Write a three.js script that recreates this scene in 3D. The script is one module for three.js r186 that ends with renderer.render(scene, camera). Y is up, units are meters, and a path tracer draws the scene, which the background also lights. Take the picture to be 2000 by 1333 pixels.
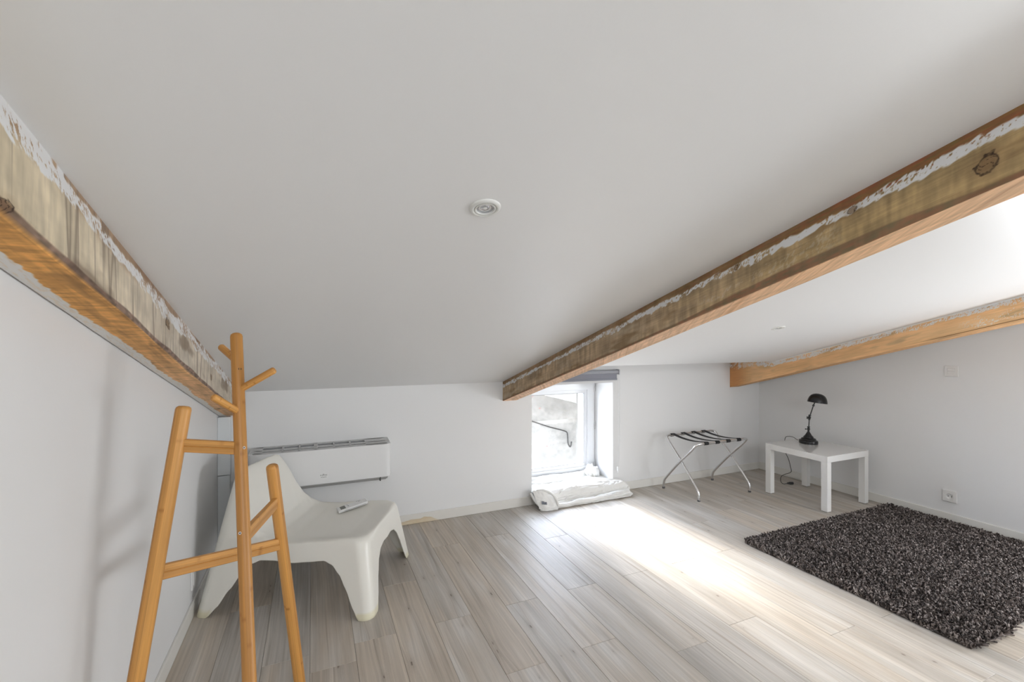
import * as THREE from 'three';
import { RoundedBoxGeometry } from 'three/addons/geometries/RoundedBoxGeometry.js';
import { mergeGeometries, mergeVertices } from 'three/addons/utils/BufferGeometryUtils.js';
import { RectAreaLightUniformsLib } from 'three/addons/lights/RectAreaLightUniformsLib.js';

// ------------------------------------------------------------------ camera, sky, daylight, exposure
const scene = new THREE.Scene();
const EYE = new THREE.Vector3(0, 1.38, 0), FOCAL = 890, YAW = Math.atan(388 / 890);
const camera = new THREE.PerspectiveCamera(2 * Math.atan(666.5 / FOCAL) * 180 / Math.PI, 2000 / 1333, 0.05, 100);
camera.position.copy(EYE); camera.rotation.y = -YAW; scene.add(camera);
const renderer = new THREE.WebGLRenderer({ antialias: true });
renderer.toneMapping = THREE.LinearToneMapping;
renderer.toneMappingExposure = 1.11;
renderer.shadowMap.enabled = true;
scene.background = new THREE.Color().setRGB(19.5, 22, 26.5);          // bright hazy sky
RectAreaLightUniformsLib.init();
// hazy low daylight coming straight in at the small window
const sun = new THREE.DirectionalLight(new THREE.Color().setRGB(1.0, 0.99, 0.975), 23);
sun.position.set(2.1 - 0.03 * 10, 0.5 + 0.36 * 10, -3.5 - 10); sun.target.position.set(2.1, 0.5, -3.5);
sun.shadow.radius = 36; sun.castShadow = true;
Object.assign(sun.shadow.camera, { left: -6, right: 6, top: 6, bottom: -6, near: 0.5, far: 25 });
sun.shadow.mapSize.set(2048, 2048);
scene.add(sun, sun.target);
// daylight of the long frosted clerestory window high in the wall behind the camera
const REAR = { x0: -0.45, x1: 1.85, y0: 1.95, y1: 2.55 };
const rearLight = new THREE.RectAreaLight(new THREE.Color().setRGB(0.94, 0.985, 1.04), 7.5, REAR.x1 - REAR.x0, REAR.y1 - REAR.y0);
rearLight.position.set((REAR.x0 + REAR.x1) / 2, (REAR.y0 + REAR.y1) / 2, 2.42); rearLight.lookAt(rearLight.position.x, rearLight.position.y, 0); scene.add(rearLight);
// daylight of the low frosted window in the right wall, just outside the picture
const LOW = { z0: -1.05, z1: 1.15, y0: 0.25, y1: 1.05 };
const lowLight = new THREE.RectAreaLight(new THREE.Color().setRGB(0.94, 0.985, 1.04), 9.2, LOW.z1 - LOW.z0, LOW.y1 - LOW.y0);
lowLight.position.set(4.40, (LOW.y0 + LOW.y1) / 2, (LOW.z0 + LOW.z1) / 2); lowLight.lookAt(0, lowLight.position.y, lowLight.position.z); scene.add(lowLight);

// ------------------------------------------------------------------ helpers
const V = (x, y, z) => new THREE.Vector3(x, y, z);
function rng(seed) { let s = seed >>> 0; return () => { s = (s + 0x6D2B79F5) | 0; let t = Math.imul(s ^ (s >>> 15), 1 | s); t = (t + Math.imul(t ^ (t >>> 7), 61 | t)) ^ t; return ((t ^ (t >>> 14)) >>> 0) / 4294967296; }; }
function hash(ix, iy, s) { let h = Math.imul(ix, 374761393) ^ Math.imul(iy, 668265263) ^ Math.imul(s, 974634777); h = Math.imul(h ^ (h >>> 13), 1274126177); return ((h ^ (h >>> 16)) >>> 0) / 4294967296; }
function noise(x, y, s = 1) {
  const ix = Math.floor(x), iy = Math.floor(y); let fx = x - ix, fy = y - iy; fx = fx * fx * (3 - 2 * fx); fy = fy * fy * (3 - 2 * fy);
  const a = hash(ix, iy, s), b = hash(ix + 1, iy, s), c = hash(ix, iy + 1, s), d = hash(ix + 1, iy + 1, s);
  return a + (b - a) * fx + (c - a) * fy + (a - b - c + d) * fx * fy;
}
function fbm(x, y, s = 1, n = 4) { let v = 0, a = 0.5, t = 0; for (let i = 0; i < n; i++) { v += a * noise(x, y, s + i * 17); t += a; x *= 2.03; y *= 2.03; a *= 0.5; } return v / t; }
const clamp = (x, a = 0, b = 1) => Math.min(b, Math.max(a, x));
const step = (a, b, x) => { const t = clamp((x - a) / (b - a)); return t * t * (3 - 2 * t); };
const mix = (a, b, t) => a + (b - a) * t;
const mix3 = (a, b, t) => [a[0] + (b[0] - a[0]) * t, a[1] + (b[1] - a[1]) * t, a[2] + (b[2] - a[2]) * t];
function tex(w, h, f, srgb = true) {           // f(u, v) gives [r, g, b] 0..255
  const d = new Uint8Array(w * h * 4);
  for (let j = 0, k = 0; j < h; j++) for (let i = 0; i < w; i++, k += 4) { const c = f((i + 0.5) / w, (j + 0.5) / h); d[k] = clamp(c[0], 0, 255); d[k + 1] = clamp(c[1], 0, 255); d[k + 2] = clamp(c[2], 0, 255); d[k + 3] = 255; }
  const t = new THREE.DataTexture(d, w, h); t.magFilter = THREE.LinearFilter; t.minFilter = THREE.LinearMipmapLinearFilter; t.generateMipmaps = true;
  t.wrapS = t.wrapT = THREE.RepeatWrapping; if (srgb) t.colorSpace = THREE.SRGBColorSpace; t.anisotropy = 8; t.needsUpdate = true; return t;
}
const std = (r, g, b, rough, extra = {}) => new THREE.MeshPhysicalMaterial({ color: new THREE.Color().setRGB(r, g, b), roughness: rough, ...extra });
const taken = {};
function numbered(n) { taken[n] = (taken[n] ?? -1) + 1; return taken[n] ? n + '_' + String(taken[n]).padStart(3, '0') : n; }
function mesh(name, geo, mat, parent) { const m = new THREE.Mesh(Array.isArray(geo) ? mergeGeometries(geo.map(clean)) : geo, mat); m.name = name; (parent || scene).add(m); return m; }
function clean(g) { g = g.index ? g.toNonIndexed() : g.clone(); for (const k of Object.keys(g.attributes)) if (!['position', 'normal', 'uv'].includes(k)) g.deleteAttribute(k); if (!g.attributes.uv) g.setAttribute('uv', new THREE.Float32BufferAttribute(new Float32Array(g.attributes.position.count * 2), 2)); return g; }
function tag(o, label, category, group) { o.userData.label = label; o.userData.category = category; if (group) o.userData.group = group; return o; }
function thing(name, label, category, group) { const g = new THREE.Group(); g.name = numbered(name); scene.add(g); return tag(g, label, category, group); }
function structure(name, geo, mat, label, category) { const m = geo ? mesh(name, geo, mat) : new THREE.Group(); m.name = name; if (!geo) scene.add(m); m.userData.kind = 'structure'; m.userData.label = label; m.userData.category = category; return m; }
function box(x0, x1, y0, y1, z0, z1, r = 0) { const g = r ? new RoundedBoxGeometry(x1 - x0, y1 - y0, z1 - z0, 2, r) : new THREE.BoxGeometry(x1 - x0, y1 - y0, z1 - z0); g.translate((x0 + x1) / 2, (y0 + y1) / 2, (z0 + z1) / 2); return g; }
function rod(a, b, r0, r1 = r0, seg = 20) { const d = b.clone().sub(a), g = new THREE.CylinderGeometry(r1, r0, d.length(), seg, 1); g.translate(0, d.length() / 2, 0); g.applyQuaternion(new THREE.Quaternion().setFromUnitVectors(V(0, 1, 0), d.normalize())); g.translate(a.x, a.y, a.z); return g; }
function tube(pts, r, n = 60, seg = 8, type = 'catmullrom') { return new THREE.TubeGeometry(new THREE.CatmullRomCurve3(pts, false, type, 0.5), n, r, seg, false); }
function worldUV(g, axis) {                  // uv in metres from two axes
  const p = g.attributes.position, u = new Float32Array(p.count * 2);
  for (let i = 0; i < p.count; i++) { u[2 * i] = axis === 'x' ? p.getZ(i) : p.getX(i); u[2 * i + 1] = axis === 'y' ? p.getZ(i) : p.getY(i); }
  g.setAttribute('uv', new THREE.BufferAttribute(u, 2)); return g;
}
// a photo pixel and a depth along the view give a point
const FWD = V(Math.sin(YAW), 0, -Math.cos(YAW)), RGT = V(Math.cos(YAW), 0, Math.sin(YAW));
const at = (px, py, d) => EYE.clone().addScaledVector(FWD, d).addScaledVector(RGT, (px - 1000) / FOCAL * d).add(V(0, -(py - 666.5) / FOCAL * d, 0));

// ------------------------------------------------------------------ room sizes
const XL = -0.56, XR = 4.425, ZB = -3.455, ZR = 2.45;
const SLOPE = 0.286, CEIL0 = 1.045, ceilY = z => CEIL0 + SLOPE * (z - ZB);
const WX0 = 1.688, WX1 = 2.512, WY0 = 0.085, WY1 = 1.0;              // window opening

// ------------------------------------------------------------------ wall and ceiling paint
const rollerBump = tex(512, 512, (u, v) => { const n = fbm(u * 90, v * 90, 5, 2) * 160 + fbm(u * 9, v * 9, 9, 2) * 60; return [n, n, n]; }, false);
const wallBump = rollerBump.clone(); wallBump.repeat.set(1.6, 1.6); wallBump.needsUpdate = true;
const wallPaint = std(0.82, 0.82, 0.815, 0.75, { bumpMap: wallBump, bumpScale: 0.00012 });
const ceilPaint = std(0.82, 0.82, 0.815, 0.40, { bumpMap: wallBump, bumpScale: 0.00012 });

// floor slab and planks
const floor = structure('floor', box(XL - 0.2, XR + 0.2, -0.25, -0.0125, ZB - 0.5, ZR + 0.2), std(0.10, 0.085, 0.07, 0.9), 'grey oak laminate plank floor of the attic room', 'floor');
function plankTexture(seed) {
  const R = rng(seed), knots = [];
  for (let i = 0, n = Math.floor(R() * 4.6); i < n; i++) knots.push([R() * 1.26, 0.02 + R() * 0.147, 0.005 + R() * 0.009, R()]);
  const warm = R(), lightness = 0.95 + R() * 0.14, cath = R() * 0.187;
  return tex(1024, 160, (u, v) => {
    const L = u * 1.26; let y = v * 0.187, kn = 0, ring = 0;
    for (const [kx, ky, kr, kk] of knots) {
      const dx = (L - kx) / 4, dy = y - ky, d = Math.hypot(dx, dy);
      y += dy * 0.9 * Math.exp(-(d * d) / (kr * kr * 9));
      const dk = Math.hypot((L - kx) / (1.5 + kk), dy * (1.1 + 0.5 * kk)) + 0.006 * (fbm(L * 120, v * 30, seed, 2) - 0.5);
      kn = Math.max(kn, (1 - step(kr * 0.10, kr * 0.65, dk)) * (0.45 + 0.55 * kk)); ring = Math.max(ring, Math.exp(-Math.pow(dk / (kr * 2.2), 2)) * (0.25 + 0.6 * kk));
    }
    const wob = 0.016 * (fbm(L * 1.8, y * 9, seed + 3, 3) - 0.5);
    const fine = fbm(L * 7, (y + wob) * 1300, seed + 7, 2) - 0.5, streak = fbm(L * 1.6, (y + wob) * 210, seed + 11, 3) - 0.5, broad = fbm(L * 1.0, (y + wob) * 26, seed + 13, 3) - 0.5, cloud = fbm(L * 3.4, y * 22, seed + 17, 4) - 0.5;
    const cat = Math.sin(Math.abs(y + wob * 2.2 - cath) * 240 + L * 5 * (noise(L * 0.7, 1, seed) - 0.2) + 5 * broad);
    const pale = Math.max(0, fbm(L * 2.0, (y + wob) * 95, seed + 29, 2) - 0.66) * 1.6, dark = Math.max(0, 0.36 - fbm(L * 1.5, (y + wob) * 60, seed + 41, 3)) * 1.9;
    const k = lightness + fine * 0.20 + streak * 0.25 + broad * 0.40 + cloud * 0.34 + cat * 0.018 + pale * 0.45;
    let c = mix3([186, 175, 161], [182, 177, 170], clamp(warm + cloud * 1.6)); c = c.map(x => x * (0.56 + 0.44 * k));
    c = mix3(c, [134, 121, 108], clamp(dark)); c = mix3(c, [142, 129, 116], ring * 0.5); return mix3(c, [92, 81, 71], kn * 0.8);
  });
}
const plankRough = tex(512, 128, (u, v) => { const n = 118 + fbm(u * 14, v * 160, 71, 3) * 60; return [n, n, n]; }, false);
const plankMats = []; for (let i = 0; i < 9; i++) plankMats.push(new THREE.MeshPhysicalMaterial({ map: plankTexture(100 + i * 31), roughnessMap: plankRough, roughness: 0.86, specularIntensity: 0.9 }));
function plankGeometry(x0, x1, z0, z1, u0, u1, flip) {
  const c = 0.0013, t = 0.012, g = 0.00035; x0 += g; x1 -= g; z0 += g; z1 -= g;
  const P = [[x0 + c, 0, z0 + c], [x1 - c, 0, z0 + c], [x1 - c, 0, z1 - c], [x0 + c, 0, z1 - c], [x0, -c, z0], [x1, -c, z0], [x1, -c, z1], [x0, -c, z1], [x0, -t, z0], [x1, -t, z0], [x1, -t, z1], [x0, -t, z1]];
  const pos = [], uv = [];
  const quad = (a, b, d, e) => { for (const i of [a, b, d, a, d, e]) { const p = P[i]; pos.push(...p); let fu = mix(u0, u1, (p[2] - z0) / (z1 - z0)), fv = (p[0] - x0) / (x1 - x0); if (flip & 1) fu = 1 - fu; if (flip & 2) fv = 1 - fv; uv.push(fu, fv * 0.98 + 0.01); } };
  quad(3, 2, 1, 0); for (let i = 0; i < 4; i++) { const j = (i + 1) % 4; quad(i, j, 4 + j, 4 + i); quad(4 + i, 4 + j, 8 + j, 8 + i); }
  const b = new THREE.BufferGeometry(); b.setAttribute('position', new THREE.Float32BufferAttribute(pos, 3)); b.setAttribute('uv', new THREE.Float32BufferAttribute(uv, 2)); b.computeVertexNormals(); return b;
}
{
  const W = 0.1863, LEN = 1.26, R = rng(7), oddOffset = { '-1': -1.737, 1: -1.748, 3: -1.56, 5: -1.605, 7: -2.62 };
  for (let k = -8; k <= 18; k++) {
    const x0 = Math.max(XL, 0.917 + W * k), x1 = Math.min(XR, 0.917 + W * (k + 1)); if (x1 - x0 < 0.01) continue;
    let z = k % 2 === 0 ? -2.19 : (oddOffset[k] ?? -1.2 - R() * 0.9); while (z > ZB) z -= LEN;
    for (; z < ZR; z += LEN) {
      const a = Math.max(z, ZB), b = Math.min(z + LEN, ZR); if (b - a < 0.02) continue;
      mesh('plank', plankGeometry(x0, x1, a, b, (a - z) / LEN, (b - z) / LEN, Math.floor(R() * 4)), plankMats[Math.floor(R() * plankMats.length)], floor);
    }
  }
}

// walls
structure('wall_left', worldUV(box(XL - 0.2, XL, -0.25, 3.0, ZB - 0.55, ZR + 0.2), 'x'), wallPaint, 'white painted plaster wall under the weathered beam', 'wall');
structure('wall_right', worldUV(box(XR, XR + 0.2, -0.25, 3.0, ZB - 0.55, ZR + 0.2), 'x'), wallPaint, 'white painted plaster wall beside the white table', 'wall');
function holedWall(x0, x1, y0, y1, hx0, hx1, hy0, hy1, z0, z1) {
  const s = new THREE.Shape([[x0, y0], [x1, y0], [x1, y1], [x0, y1]].map(p => new THREE.Vector2(...p)));
  s.holes.push(new THREE.Path([[hx0, hy0], [hx0, hy1], [hx1, hy1], [hx1, hy0]].map(p => new THREE.Vector2(...p))));
  const g = new THREE.ExtrudeGeometry(s, { depth: z1 - z0, bevelEnabled: false }); g.translate(0, 0, z0); return worldUV(g, 'z');
}
const wallBack = structure('wall_back', holedWall(XL, XR, -0.25, 1.4, WX0, WX1, WY0, WY1, ZB - 0.345, ZB), wallPaint, 'low white knee wall holding the small window', 'wall');
mesh('outer_stone_face', holedWall(-9, 13, -5, 1.1, WX0 + 0.02, WX1 - 0.03, WY0 - 0.02, WY1 - 0.01, ZB - 0.55, ZB - 0.346), new THREE.MeshPhysicalMaterial({ map: tex(256, 256, (u, v) => { const n = 150 + 70 * (fbm(u * 14, v * 14, 31, 4) - 0.5); return [n, n * 0.985, n * 0.95]; }), roughness: 0.95 }), wallBack);
structure('wall_rear', worldUV(box(XL, XR, -0.25, 3.0, ZR, ZR + 0.2), 'z'), wallPaint, 'white wall behind the viewer', 'wall');

// ceiling: one slope, with a flat strip over the window bay
{
  const slab = (x0, x1, pts) => { const s = new THREE.Shape(pts.map(p => new THREE.Vector2(p[0], p[1]))), g = new THREE.ExtrudeGeometry(s, { depth: x1 - x0, bevelEnabled: false }); g.rotateY(-Math.PI / 2); g.translate(x1, 0, 0); return worldUV(g, 'y'); };
  // shape x is z, shape y is y
  const zE = ZR + 0.2, top = 0.25, zc = -2.965, yc = ceilY(zc);
  const left = slab(XL, 1.5, [[ZB - 0.3, ceilY(ZB - 0.3)], [zE, ceilY(zE)], [zE, ceilY(zE) + top], [ZB - 0.3, ceilY(ZB - 0.3) + top]]);
  const right = slab(1.5, XR, [[ZB - 0.3, yc - 0.016], [ZB, yc - 0.010], [zc, yc], [zE, ceilY(zE)], [zE, ceilY(zE) + top], [ZB - 0.3, yc + top]]);
  structure('ceiling', [left, right], ceilPaint, 'white sloping attic ceiling falling towards the window wall', 'ceiling');
}

// skirting
const skirt = std(0.78, 0.765, 0.72, 0.5);
structure('baseboard_left', box(XL, XL + 0.011, 0.0005, 0.073, ZB, ZR, 0.003), skirt, 'cream skirting board along the wall behind the coat stand', 'skirting');
structure('baseboard_right', box(XR - 0.011, XR, 0.0005, 0.073, ZB, ZR, 0.003), skirt, 'cream skirting board behind the white table and rug', 'skirting');
{
  const stain = tex(1024, 64, (u, v) => {            // brown damp stain near the armchair
    const x = XL + u * (1.69 - XL), e = 0.055 * fbm(x * 16, 3, 51, 3), top = step(0.50, 0.62, x) * (1 - step(0.78, 0.98, x)), h = v * 0.073;
    const edge = 0.030 * top + e * top * 0.55 - 0.012, s = step(edge + 0.006, edge - 0.006, h) * top, rim = Math.exp(-Math.pow((h - edge) / 0.005, 2)) * top;
    let c = mix3([226, 223, 216], [208, 184, 142], s * (0.35 + 0.5 * fbm(x * 40, h * 300, 53, 3))); return mix3(c, [182, 146, 96], rim * 0.35 * s);
  });
  const g = box(XL, 1.69, 0.0005, 0.073, ZB, ZB + 0.011, 0.003), p = g.attributes.position, uv = new Float32Array(p.count * 2);
  for (let i = 0; i < p.count; i++) { uv[2 * i] = (p.getX(i) - XL) / (1.69 - XL); uv[2 * i + 1] = clamp(p.getY(i) / 0.073, 0.02, 0.98); }
  g.setAttribute('uv', new THREE.BufferAttribute(uv, 2));
  const bb = structure('baseboard_back', g, new THREE.MeshPhysicalMaterial({ map: stain, roughness: 0.5 }), 'cream skirting board under the air conditioner with a brown damp stain', 'skirting');
  mesh('skirting_length', box(1.692, 2.512, 0.0005, 0.073, ZB, ZB + 0.011, 0.003), skirt, bb);
  mesh('skirting_length', box(2.514, XR - 0.011, 0.0005, 0.073, ZB, ZB + 0.011, 0.003), skirt, bb);
}

// ------------------------------------------------------------------ beams
const BEAMEND = ZB, BEAMLEN = 3.6;
// texture rows 0..0.5 visible side (0 = top), 0.5..1 underside (0.5 = visible edge)
function beamTexture(side, under) { return tex(2048, 256, (u, v) => v < 0.5 ? side(u * BEAMLEN, v * 2) : under(u * BEAMLEN, (v - 0.5) * 2)); }
const paintWhite = [226, 227, 228];
function brush(L, h, seed, top, bottom, ragged, dens) {     // ragged strip of dry-brushed white paint between two heights
  const j1 = fbm(L * 46 + h * 8, h * 3, seed + 11, 2) - 0.5, e1 = top + ragged * (fbm(L * 5, 1.5, seed, 4) - 0.5) + 0.10 * j1, e2 = bottom + ragged * (fbm(L * 6, 7.5, seed + 3, 4) - 0.5) + 0.14 * j1;
  const inside = step(e1 - 0.015, e1 + 0.02, h) * (1 - step(e2 - 0.02, e2 + 0.015, h));
  const dry = 0.42 * fbm(L * 250 + h * 20, h * 20 - L * 3, seed + 5, 2) + 0.36 * fbm(L * 26 + h * 4, h * 9, seed + 6, 4) + 0.22 * fbm(L * 4, h * 3, seed + 9, 2);
  return inside * step(0.5 - (dens - 0.5) * 0.45 - 0.035, 0.5 - (dens - 0.5) * 0.45 + 0.035, dry);
}
function knot(c, L, h, kL, kh, rL, rh, seed) {
  const w = 1 + 0.9 * (fbm(L * 70, h * 14, seed, 3) - 0.5), d = Math.hypot((L - kL) / rL, (h - kh) / rh) * w;
  if (d > 4) return c; const crack = Math.abs(fbm(L * 90, h * 16, seed + 3, 2) - 0.5) < 0.03 ? 0.7 : 0;
  c = mix3(c, [92, 66, 40], Math.exp(-Math.pow(d / 2.0, 2)) * 0.28); c = mix3(c, [112, 84, 56], (1 - step(0.75, 1.0, d)) * 0.5); c = mix3(c, [40, 27, 19], (1 - step(0.8, 1.0, d)) * crack);
  return mix3(c, [40, 27, 19], Math.exp(-Math.pow((d - 1) / 0.10, 2)) * (0.45 + 0.5 * noise(L * 150, h * 30, seed + 7)));
}
const sawn = (L, h, f, seed) => fbm(L * f, h * 2.2, seed, 3) - 0.5;
const midTex = beamTexture((L, h) => {
  const olive = step(1.6, 2.8, L + 0.5 * (fbm(L * 4, h * 3, 3, 2) - 0.5));
  let c = mix3([176, 153, 124], [176, 150, 107], olive); const k = 1 + 0.34 * sawn(L, h, 60, 11) + 0.36 * (fbm(L * 7, h * 4, 12, 4) - 0.5) + 0.16 * (fbm(L * 12, h * 60, 13, 2) - 0.5); c = c.map(x => x * k);
  c = mix3(c, [186, 170, 146], 0.55 * step(0.6, 0.78, fbm(L * 3.2, h * 2.4, 15, 4))); c = mix3(c, [118, 92, 60], 0.55 * step(0.56, 0.74, fbm(L * 4.4, h * 3, 16, 4)));
  const t = 0.19 + 0.10 * (fbm(L * 4, 2, 17, 3) - 0.5); c = mix3(c, [126 + 50 * (fbm(L * 40, h * 40, 18, 2) - 0.5), 86 + 30 * (fbm(L * 30, h * 50, 19, 2) - 0.5), 52], (1 - step(t - 0.02, t + 0.03, h)) * (0.35 + 0.5 * step(1.8, 2.8, L)));
  c = mix3(c, paintWhite, 0.95 * brush(L, h, 21, 0.165, 0.315, 0.12, 0.66));
  c = mix3(c, paintWhite, 0.22 * brush(L, h, 27, 0.45, 0.8, 0.5, 0.30) * step(0.55, 0.7, fbm(L * 2, 9, 28, 2)));
  const w = 0.94 - 0.12 * step(1.9, 2.4, L) * (1 - step(2.7, 2.95, L)) - 0.05 * fbm(L * 6, 3, 30, 3); c = mix3(c, [150 - 40 * noise(L * 50, h * 20, 31), 98, 74], step(w - 0.01, w + 0.03, h) * 0.75);
  c = knot(c, L, h, 2.927, 0.60, 0.020, 0.12, 33); c = knot(c, L, h, 2.643, 0.27, 0.012, 0.06, 36); c = knot(c, L, h, 2.25, 0.25, 0.008, 0.05, 37);
  return c;
}, (L, h) => {
  let c = mix3([220, 184, 152], [216, 174, 132], step(1.5, 2.9, L)); const k = 1 + 0.22 * (fbm(L * 70 + h * 12, h * 2, 41, 3) - 0.5) + 0.20 * (fbm(L * 5, h * 9, 42, 3) - 0.5) + 0.10 * (fbm(L * 10, h * 70, 43, 2) - 0.5); c = c.map(x => x * k);
  c = mix3(c, [150, 100, 62], 0.28 * Math.exp(-Math.pow((fbm(L * 9 + h * 1.6, 0.3, 44, 2) - 0.5) / 0.012, 2)));
  c = knot(c, L, h, 0.09, 0.45, 0.012, 0.09, 45); return knot(c, L, h, 0.17, 0.65, 0.010, 0.07, 46);
});
const leftTex = beamTexture((L, h) => {
  let c = mix3([204, 192, 174], [212, 197, 168], step(1.5, 2.6, L)); const k = 1 + 0.24 * sawn(L, h, 80, 51) + 0.26 * (fbm(L * 8, h * 3, 52, 4) - 0.5); c = c.map(x => x * k);
  c = mix3(c, [134, 116, 98], 0.7 * step(0.54, 0.72, fbm(L * 5, h * 2, 53, 4))); c = mix3(c, [140, 104, 76], 0.6 * (1 - step(0.12, 0.34, h + 0.2 * (fbm(L * 9, 3, 54, 3) - 0.5))));
  c = mix3(c, [112, 98, 86], 0.55 * Math.exp(-Math.pow((fbm(L * 16, 0.4 + h * 0.1, 55, 2) - 0.5) / 0.014, 2)));
  c = mix3(c, paintWhite, 0.92 * brush(L, h, 57, 0.06, 0.30, 0.28, 0.64)); c = mix3(c, [236, 236, 234], 1 - step(0.015, 0.04, h));
  const w = 0.95 - 0.07 * fbm(L * 7, 3, 58, 3); c = mix3(c, mix3([150, 118, 104], [78, 62, 52], noise(L * 60, h * 20, 59)), step(w - 0.01, w + 0.02, h) * 0.75);
  c = knot(c, L, h, 1.62, 0.42, 0.020, 0.09, 60); c = knot(c, L, h, 0.92, 0.62, 0.012, 0.08, 61); return knot(c, L, h, 2.48, 0.97, 0.02, 0.06, 62);
}, (L, h) => {
  let c = mix3([222, 178, 134], [220, 162, 92], step(0.8, 2.3, L)); const k = 1 + 0.34 * (fbm(L * 120, h * 3, 63, 3) - 0.5) + 0.25 * (fbm(L * 5, h * 7, 64, 3) - 0.5); c = c.map(x => x * k);
  c = mix3(c, [128, 98, 62], 0.5 * step(0.56, 0.75, fbm(L * 6, h * 4, 65, 3)) * (1 - h));
  const e = 0.70 + 0.30 * (fbm(L * 5, 3, 66, 4) - 0.5) + 0.10 * (fbm(L * 60, h * 3, 67, 2) - 0.5); c = mix3(c, [228, 226, 222], step(e - 0.02, e + 0.03, h) * (0.86 + 0.14 * step(0.35, 0.45, fbm(L * 50, h * 30, 68, 2))));
  return knot(c, L, h, 0.33, 0.5, 0.012, 0.06, 69);
});
const rightTex = beamTexture((L, h) => {
  let c = mix3([228, 178, 126], [236, 194, 144], fbm(L * 1.6, h * 1.5, 71, 3)); const k = 1 + 0.12 * (fbm(L * 14, h * 50, 72, 2) - 0.5) + 0.2 * (fbm(L * 5, h * 3, 73, 4) - 0.5); c = c.map(x => x * k);
  c = mix3(c, [160, 138, 108], 0.5 * step(0.54, 0.72, fbm(L * 4, h * 3, 74, 4))); c = mix3(c, [176, 110, 54], (1 - step(0.05, 0.30, L)) * 0.6);
  c = mix3(c, paintWhite, 0.9 * brush(L, h, 75, 0.02, 0.26, 0.20, 0.62) * step(0.1, 0.3, L)); c = mix3(c, paintWhite, 0.7 * brush(L, h, 76, 0.38, 0.8, 0.4, 0.34) * step(1.8, 2.0, L) * (1 - step(2.2, 2.4, L)));
  c = mix3(c, paintWhite, 0.9 * brush(L, h, 79, 0.0, 0.30, 0.20, 0.5) * (1 - step(0.1, 0.3, L)));
  c = mix3(c, [238, 238, 236], (1 - step(0.03, 0.07, h)) * step(0.45, 0.52, L)); return mix3(c, [92, 56, 26], Math.exp(-Math.pow((h - 0.90 - 0.02 * noise(L * 3, 1, 77)) / 0.012, 2)) * step(1.55, 1.8, L));
}, (L, h) => { const k = 1 + 0.2 * (fbm(L * 30, h * 5, 78, 3) - 0.5); return [206 * k, 160 * k, 112 * k]; });
function beam(name, x0, x1, y0, slopeB, topExtra, side, map, waneSize, seed, label) {
  // side = +1: the face at x1 carries the side texture, -1: the face at x0
  const z1 = ZR, n = 150, near = side > 0 ? x1 : x0, far = side > 0 ? x0 : x1, dir = side > 0 ? 1 : -1;
  const pos = [], uv = [], idx = []; const ring = 16;
  for (let i = 0; i <= n; i++) {
    const f = Math.pow(i / n, 1.0), z = mix(ZB - 0.04, z1, f), L = clamp(z - BEAMEND, 0, 1e9), yb = y0 + slopeB * (z - ZB), yt = topExtra(z) + 0.03;
    const wane = waneSize * (0.25 + 1.5 * Math.max(0, fbm(L * 3.4, 2, seed, 3) - 0.35)), jit = 0.004 * (fbm(L * 4, 9, seed + 4, 3) - 0.5);
    const U = L / BEAMLEN, pts = [];
    const vTop = 0, hVis = yt - 0.03 - yb;
    for (let k = 0; k < 6; k++) { const y = mix(yt, yb + wane, k / 5); pts.push([near + dir * jit * (k / 5), y, 0.5 * clamp((yt - 0.03 - y) / hVis, 0.002, 0.995)]); }
    pts.push([near - dir * wane * 0.45 + dir * jit, yb + wane * 0.38, 0.498]);
    for (let k = 0; k < 5; k++) { const w = k / 4, x = mix(near - dir * wane * 1.1, far, w); pts.push([x, yb + 0.002 * (fbm(L * 5, w * 3, seed + 8, 2) - 0.5), 0.5 + 0.5 * clamp(w, 0.006, 0.995)]); }
    for (let k = 1; k < 5; k++) { const y = mix(yb, yt, k / 4); pts.push([far, y, 0.5 * clamp((yt - 0.03 - y) / hVis, 0.002, 0.995)]); }
    for (const p of pts) { pos.push(p[0], p[1], z); uv.push(U, p[2]); }
  }
  for (let i = 0; i < n; i++) for (let k = 0; k < ring - 1; k++) { const a = i * ring + k, b = a + 1, c = a + ring, d = c + 1; dir > 0 ? idx.push(a, b, c, b, d, c) : idx.push(a, c, b, b, c, d); }
  const g = new THREE.BufferGeometry(); g.setAttribute('position', new THREE.Float32BufferAttribute(pos, 3)); g.setAttribute('uv', new THREE.Float32BufferAttribute(uv, 2)); g.setIndex(idx);
  const g2 = g.toNonIndexed(); g2.computeVertexNormals();
  return structure(name, g2, new THREE.MeshPhysicalMaterial({ map, roughness: 0.85 }), label, 'beam');
}
const flatTop = z => Math.max(ceilY(z), z < -2.965 ? ceilY(-2.965) : 0);
beam('trim_1', XL + 0.006, -0.441, 0.893, 0.279, ceilY, 1, leftTex, 0.016, 201, 'weathered grey-brown sloping beam along the left wall with white paint smears');
beam('trim_2', 1.424, 1.545, 0.887, 0.286, ceilY, -1, midTex, 0.012, 202, 'dark olive-brown sloping beam crossing above the window with a white paint streak');
beam('trim_3', 3.99, 4.12, 0.897, 0.283, flatTop, -1, rightTex, 0.003, 203, 'smooth orange-brown sloping beam above the desk lamp with white paint along its top');

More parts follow.
